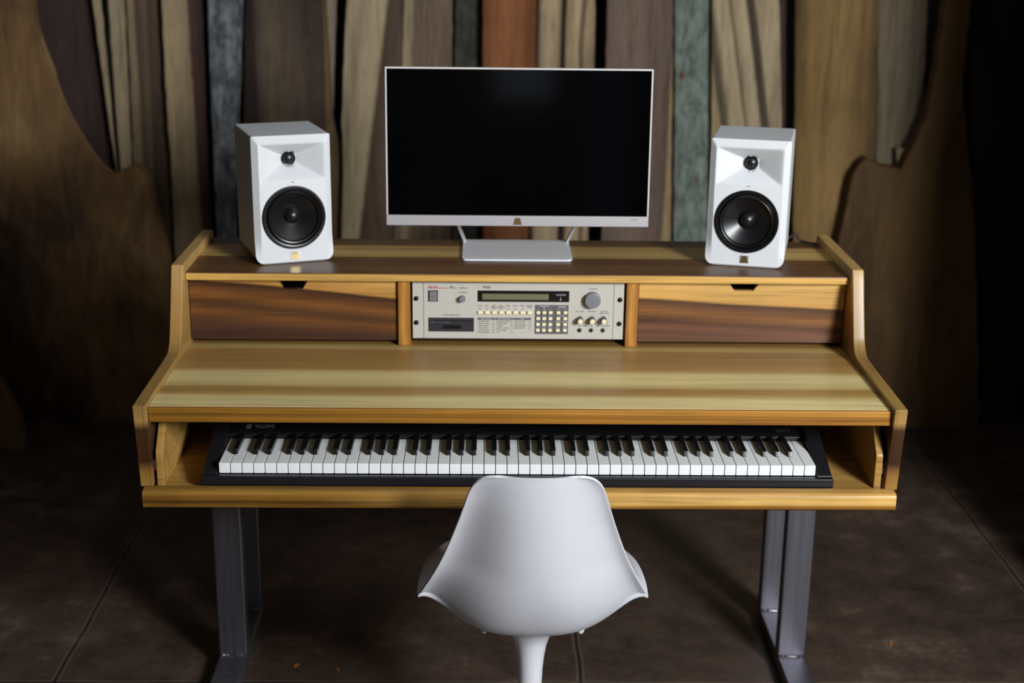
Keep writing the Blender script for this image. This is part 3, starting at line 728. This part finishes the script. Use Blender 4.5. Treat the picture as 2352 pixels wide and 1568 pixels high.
for txt, zx, zy, sz in (('CONTRAST', 608, 184, .0042), ('FLOPPY DISK DRIVE', 485, 420, .0044), ('PLAY', 781, 319, .004), ('REC', 851, 319, .004), ('EDIT', 924, 319, .004), ('SAMPLE', 924, 337, .004), ('EDIT', 998, 319, .004), ('PROGRAM', 998, 337, .0038),
                        ('MIDI', 1070, 319, .004), ('UTILITY', 1143, 319, .004), ('DISK', 1216, 319, .004), ('MASTER', 1290, 319, .004), ('TUNE', 1290, 337, .004), ('CONTROL', 1942, 139, .0042), ('REC LEVEL', 1812, 376, .0042), ('MONITOR', 1936, 376, .0042),
                        ('OUTPUT', 2058, 376, .0042), ('LEVEL & MIX', 2062, 394, .0040), ('MIN', 1783, 500, .0034), ('MAX', 1845, 500, .0034), ('MIN', 1905, 500, .0034), ('MAX', 1968, 500, .0034), ('MAX', 2090, 500, .0034),
                        ('MIC', 1810, 527, .0042), ('INPUT', 1870, 527, .0042), ('LINE', 1928, 527, .0042), ('REC/FS TRIGGER', 2053, 527, .0042), ('MIDI', 488, 124, .0040), ('DIGITAL', 506, 136, .0040), ('SAMPLER', 610, 137, .0046)):
    pt(txt, zx, zy, sz, mb)
pt('900', 848, 128, .0098, mb, sx=1.25, bold=.00012)
mb.build('panel_lettering', M_txt, samp)
mb = MB(); pt('AKAI', 298, 130, .0092, mb, sx=1.12, bold=.0002); pt('professional', 400, 137, .0042, mb); mb.build('maker_lettering', M_red, samp)
M_faint = plain('faint_cream_print', 'b2b2a4', .6)
mb = MB(); pt('S', 774, 128, .0098, mb, sx=1.25); mb.build('series_lettering', M_faint, samp)

# ------------------------------------------------------------------ speakers
M_spk = plain('white_speaker_lacquer', 'd2d4d7', .45, spec=.35)
M_cone = plain('black_cone', '121215', .33)
M_rub = plain('black_rubber', '0c0c0e', .28)
M_gold = plain('gold_badge', 'b9a46c', .28, .9)
M_sil = plain('badge_silver', 'd2d4d4', .25, .6)
SW, SH, SD = .0905, .2935, .215
def spk_outline(rb=.022, rt=.004):
    o = []
    for (cx, cz, r, a0) in ((SW-rb, rb, rb, -90), (SW-rt, SH-rt, rt, 0), (-SW+rt, SH-rt, rt, 90), (-SW+rb, rb, rb, 180)):
        o += [(cx+r*math.cos(math.radians(a0+k*15)), cz+r*math.sin(math.radians(a0+k*15))) for k in range(7)]
    return o
def speaker_meshes():
    out = spk_outline(); BY = .052
    mb = MB()                                                   # cabinet behind the baffle
    A = [mb.bm.verts.new((x, BY, z)) for x, z in out]
    B = [mb.bm.verts.new((x, SD-.006, z)) for x, z in out]
    Cc = [mb.bm.verts.new((x*.94, SD, .0+SH/2+(z-SH/2)*.96)) for x, z in out]
    n = len(out); fs = []
    for P, Q in ((A, B), (B, Cc)): fs += [mb.bm.faces.new((P[i], P[(i+1) % n], Q[(i+1) % n], Q[i])) for i in range(n)]
    fs += [mb.bm.faces.new(A), mb.bm.faces.new(Cc[::-1])]
    bmesh.ops.recalc_face_normals(mb.bm, faces=fs)
    cab = mb
    # sculpted baffle
    rb, rt = .022, .004
    def hw(z):
        if z < rb: return SW-rb+math.sqrt(max(0, rb*rb-(rb-z)**2))
        if z > SH-rt: return SW-rt+math.sqrt(max(0, rt*rt-(z-SH+rt)**2))
        return SW
    def sm(t): t = max(0, min(1, t)); return t*t*(3-2*t)
    WX, WZ0, WZ1, WZC = .0745, .192, .2755, .2355
    def depth(x, z):
        ex = SW-abs(x); d = 0
        b = max(0, 1-ex/.0135) if z > .07 else max(0, 1-ex/.0135)*sm((z-.0)/.07)
        d = max(d, .011*b)
        d = max(d, .010*max(0, 1-(SH-z)/.0165))
        d = max(d, .0025*max(0, 1-z/.003))
        if abs(x) < WX and WZ0 < z < WZ1:
            b_ = (WZ1-WZC) if z > WZC else (WZC-WZ0)
            q = max(abs(x)/WX, abs(z-WZC)/b_)
            d = max(d, min(.042, .058*(1-q)**1.15))
        d = max(d, .042*sm((.0190-math.hypot(x, z-WZC))/.002))
        rw = math.hypot(x, z-.1060)
        d = max(d, .034*sm((.0655-rw)/.003))
        return d
    zs = sorted(set([0, .0012, .003, .006, .010, .015, .022] + [.022+k*(SH-.022-.004)/88 for k in range(89)] + [SH-.0025, SH-.001, SH]))
    us = [-1+2*k/80 for k in range(81)]
    P = [[(u*hw(z), depth(u*hw(z), z), z) for u in us] for z in zs]
    mb2 = MB(); V = mb2.grid(P)
    loop = [V[0][i] for i in range(81)] + [V[j][80] for j in range(1, len(zs))] + [V[-1][i] for i in range(79, -1, -1)] + [V[j][0] for j in range(len(zs)-2, 0, -1)]
    back = [mb2.bm.verts.new((v.co.x, BY, v.co.z)) for v in loop]
    n = len(loop)
    for i in range(n): mb2.bm.faces.new((loop[i], back[i], back[(i+1) % n], loop[(i+1) % n]))
    bmesh.ops.recalc_face_normals(mb2.bm, faces=mb2.bm.faces[:])
    return cab, mb2
def build_speaker(label, loc, rz):
    s = thing('studio_monitor_speaker', label, 'speaker', loc, rz, 'white studio speakers on the desk shelf')
    cab, baf = speaker_meshes()
    cab.build('cabinet', M_spk, s); b = baf.build('front_baffle', M_spk, s, angle=28)
    wc = (0.0, 0.0, .1060)
    mb = MB(); mb.lathe([(.0735, -.002), (.0735, .0022), (.0722, .0036), (.0690, .0040), (.0650, .0030), (.0632, .0008)], wc, '-y', 64); w = mb.build('woofer_ring', M_rub, s)
    mb = MB(); mb.lathe([(.0634, .0008), (.0615, .0042), (.0588, .0056), (.0560, .0046), (.0542, .0010), (.0536, -.0010)], wc, '-y', 64); mb.build('surround', M_rub, w)
    mb = MB(); mb.lathe([(.0538, -.0012), (.0400, -.0085), (.0280, -.0150), (.0190, -.0200)], wc, '-y', 64); mb.build('cone', M_cone, w)
    mb = MB(); mb.lathe([(.0195, -.0205), (.0190, -.0175), (.0165, -.0125), (.0120, -.0085), (.0060, -.0062), (0, -.0056)], wc, '-y', 40); mb.build('dust_cap', M_cone, w)
    for k in range(4):
        a = math.radians(38+k*90 + (14 if k % 2 else 0)); c = (.0695*math.cos(a), -.0038, .106+.0695*math.sin(a))
        mb = MB(); mb.lathe([(.0026, 0), (.0024, .0008), (.0012, .0010), (.0010, .0003), (0, .0003)], c, '-y', 16); mb.build('woofer_screw', M_screw, w)
    tcn = (0, .0440, .2355)
    mb = MB(); mb.lathe([(.0165, -.002), (.0165, .0052), (.0150, .0068), (.0138, .0066), (.0134, .0050)], tcn, '-y', 40); t = mb.build('tweeter_ring', M_rub, s)
    mb = MB(); mb.lathe([(.0136, .005), (.0120, .0085), (.0090, .0108), (.0050, .0122), (0, .0127)], tcn, '-y', 32); mb.build('tweeter_dome', M_cone, t)
    mb = MB()                                                    # slots above and below the tweeter
    for sz in (-1, 1): mb.prism([(-.0012, .2355+sz*.0165), (.0012, .2355+sz*.0165), (.0005, .2355+sz*.0255), (-.0005, .2355+sz*.0255)], 'y', .0300, .0420)
    mb.build('throat_slot', M_spk, t)
    mb = MB(); mb.box(-.0034, .0034, -.0004, .0002, .1872, .1888); mb.build('indicator_light', M_txt, s)
    mb = MB(); mb.box(-.0105, .0105, -.0012, .0, .0080, .0265, .0008, 1); bd = mb.build('badge', M_sil, s)
    mb = MB(); mb.prism([(-.0095, .0088), (.0095, .0088), (.0060, .0258), (-.0060, .0258)], 'y', -.0020, -.0012, .0003, 1); mb.build('badge_emblem', M_gold, bd)
    mb = MB()
    for x in (-.055, .055):
        for y in (.045, .175): mb.lathe([(.006, 0), (.006, .0012), (0, .0012)], (x, y, -.0010), 'z', 16)
    mb.build('rubber_feet', M_rub, s)
    return s
ZS = 1.0368+.0011
build_speaker('white studio speaker on the left end of the desk shelf', (-.5145, .0740, ZS), math.radians(20))
build_speaker('white studio speaker on the right end of the desk shelf', (.5235, .0660, ZS), math.radians(-14))

# power cable curling behind the right speaker
M_cable = plain('black_cable_rubber', '141110', .6)
mb = MB()
pts = [(.655, .30, 1.0420), (.672, .315, 1.0440), (.684, .322, 1.0520), (.692, .322, 1.0590), (.700, .322, 1.0560), (.704, .320, 1.0460), (.712, .316, 1.0415), (.728, .300, 1.0410), (.742, .285, 1.0410)]
def cat(p, n=6):
    out = []
    q = [p[0]]+p+[p[-1]]
    for i in range(1, len(q)-2):
        a, b, c, d = [Vector(v) for v in q[i-1:i+3]]
        for k in range(n):
            t_ = k/n
            out.append(.5*((2*b)+(c-a)*t_+(2*a-5*b+4*c-d)*t_*t_+(3*b-a-3*c+d)*t_**3))
    return out+[Vector(p[-1])]
mb.tube(cat(pts), .0026, 10); tag(mb.build('power_cable', M_cable), 'black power cable curling behind the right speaker', 'cable')

# ------------------------------------------------------------------ computer monitor
M_sheet = plain('silver_monitor_paint', 'b4b0b2', .4, .25)
M_stand = plain('light_grey_stand_paint', 'e0e2e6', .42, .1)
M_bez = plain('thin_white_bezel', 'cfcbca', .35)
M_scr = plain('black_screen_glass', '020203', .09, spec=.5)
M_mback = plain('white_monitor_back', 'c9c9cc', .45)
mon = thing('computer_monitor', 'silver widescreen computer monitor with black screen on the shelf', 'monitor', (-.0010, 0, 1.0370))
tilt = math.radians(2.2)
pan = empty_part('display_panel', mon); pan.location = (0, .1320, 1.1152-1.0370); pan.rotation_euler = (-tilt, 0, 0)
MW, MH, CH = .3062, .3640, .0245
mb = MB(); mb.box(-MW, MW, .0015, .012, 0, MH, .003, 2); mb.build('housing', M_bez, pan)
mb = MB(); mb.box(-MW+.0038, MW-.0038, 0, .0014, CH, MH-.0040); mb.build('screen', M_scr, pan)
mb = MB()
for q in ((-MW, -MW+.0036, CH, MH), (MW-.0036, MW, CH, MH), (-MW+.0036, MW-.0036, MH-.0038, MH)): mb.box(q[0], q[1], -.0010, .0014, q[2], q[3], .0006, 1)
mb.build('bezel', M_bez, pan)
mb = MB(); mb.box(-MW, MW, -.0028, .0014, 0, CH-.0003, .0012, 2); mb.build('chin', M_sheet, pan)
mb = MB(); mb.prism([(-.0100, .0035), (.0100, .0035), (.0058, .0195), (-.0058, .0195)], 'y', -.0042, -.0029, .0003, 1); mb.build('emblem', M_gold, pan)
mb = MB(); mb.text('PAVILION', .0042, .272, -.0029, .017); mb.build('model_lettering', M_line, pan)
mb = MB(); mb.box(-.22, .22, .0121, .042, .05, .28, .012, 3); mb.build('back_cover', M_mback, pan)
# stand: flat plate with two leaning arms
mb = MB()
pl_ = [(-.1295, .118), (-.1265, .106), (-.118, .1010), (.118, .1010), (.1265, .106), (.1295, .118), (.1300, .306), (-.1300, .306)]
mb.prism(pl_, 'z', .0005, .0050, .001, 2); mb.build('stand_base', M_stand, mon)
for sx in (-1, 1):
    mb = MB()
    a = [(sx*.1290, .3050, .0052), (sx*.1235, .3050, .0052), (sx*.1235, .2800, .0052), (sx*.1290, .2800, .0052)]
    b = [(sx*.1590, .1960, .110), (sx*.1530, .1960, .110), (sx*.1530, .1700, .110), (sx*.1590, .1700, .110)]
    c = [(sx*.1590, .1740, .190), (sx*.1530, .1740, .190), (sx*.1530, .1690, .190), (sx*.1590, .1690, .190)]
    L = [[mb.bm.verts.new(p) for p in q] for q in (a, b, c)]
    for P, Q in zip(L, L[1:]):
        for i in range(4): mb.bm.faces.new((P[i], P[(i+1) % 4], Q[(i+1) % 4], Q[i]))
    mb.bm.faces.new(L[0]); mb.bm.faces.new(L[-1])
    bmesh.ops.recalc_face_normals(mb.bm, faces=mb.bm.faces[:])
    mb.build('stand_arm', M_stand, mon)

# ------------------------------------------------------------------ chair
M_shell = plain('white_shell_plastic', 'c8c8ce', .45, spec=.4)
M_ped = plain('white_pedestal_lacquer', 'd8d8de', .28)
CX = .0250
chair = thing('pedestal_chair', 'white moulded shell chair on a pedestal, pushed up to the desk', 'chair', (CX, -.46, 0))
rows = [(-.155, .396, .130, .016, 0, 1), (-.166, .417, .142, .022, 0, 1), (-.190, .431, .156, .032, 0, 1), (-.245, .434, .176, .053, 0, 1), (-.32, .427, .199, .079, 0, 1), (-.40, .418, .2215, .097, 0, 1),
        (-.48, .414, .2315, .099, 0, 1), (-.545, .422, .2325, .083, .05, 1), (-.592, .447, .2270, .084, .55, .83), (-.626, .490, .2150, .082, .76, .65), (-.651, .545, .1980, .074, .88, .47),
        (-.668, .610, .1770, .064, .95, .30), (-.682, .690, .1530, .049, .98, .2), (-.692, .750, .1370, .036, 1, .1), (-.697, .785, .1275, .028, 1, .05), (-.700, .806, .1180, .022, 1, 0),
        (-.7015, .818, .1060, .017, 1, 0), (-.7025, .8245, .0920, .013, 1, 0), (-.7030, .8265, .0780, .010, 1, 0)]
def sample(rows, n):
    out = []
    q = [rows[0]]+rows+[rows[-1]]
    for i in range(1, len(q)-2):
        a, b, c, d = q[i-1:i+3]
        for k in range(n):
            t_ = k/n
            out.append([.5*(2*b[j]+(c[j]-a[j])*t_+(2*a[j]-5*b[j]+4*c[j]-d[j])*t_**2+(3*b[j]-a[j]-3*c[j]+d[j])*t_**3) for j in range(6)])
    out.append(list(rows[-1]))
    return out
P = []
for (y, z, w, h, dy, dz) in sample(rows, 4):
    row = []
    ex = 3.0 - .9*max(0, min(1, (z-.44)/.16))
    L = math.hypot(dy, dz); dy /= L; dz /= L
    for k in range(49):
        u = -1+2*k/48; t_ = abs(u)
        lift = h*math.sin(1.17*math.pi/2*t_**ex)
        row.append((u*w, y+.46+lift*dy, z+lift*dz))
    P.append(row)
mb = MB(); mb.grid(P); bmesh.ops.recalc_face_normals(mb.bm, faces=mb.bm.faces[:])
sh = mb.build('seat_shell', M_shell, chair, angle=80)
md = sh.modifiers.new('thick', 'SOLIDIFY'); md.thickness = .0045; md.offset = 0
md = sh.modifiers.new('round', 'BEVEL'); md.width = .0016; md.segments = 2; md.limit_method = 'ANGLE'; md.angle_limit = math.radians(55)
mb = MB(); mb.lathe([(.0, .4095), (.060, .4095), (.062, .405), (.060, .400), (.0, .400)], axis='z', n=48); mb.build('mounting_plate', M_ped, chair)
mb = MB(); mb.lathe([(0, .3995), (.053, .3995), (.0475, .388), (.040, .372), (.0335, .352), (.029, .325), (.0262, .295), (.0245, .25), (.0245, .19), (.027, .13), (.034, .085), (.052, .048), (.09, .026), (.15, .013), (.215, .007), (.235, .004), (.235, .0), (0, 0)], axis='z', n=64); mb.build('pedestal', M_ped, chair)
for sx in (-1, 1):
    for y in (-.085, .10):
        mb = MB(); mb.lathe([(0, .418), (.008, .4185), (.008, .414), (.0055, .4085), (.0045, .407), (0, .407)], (sx*.098, y, .0165), 'z', 20); mb.build('seat_bolt', M_ped, chair)
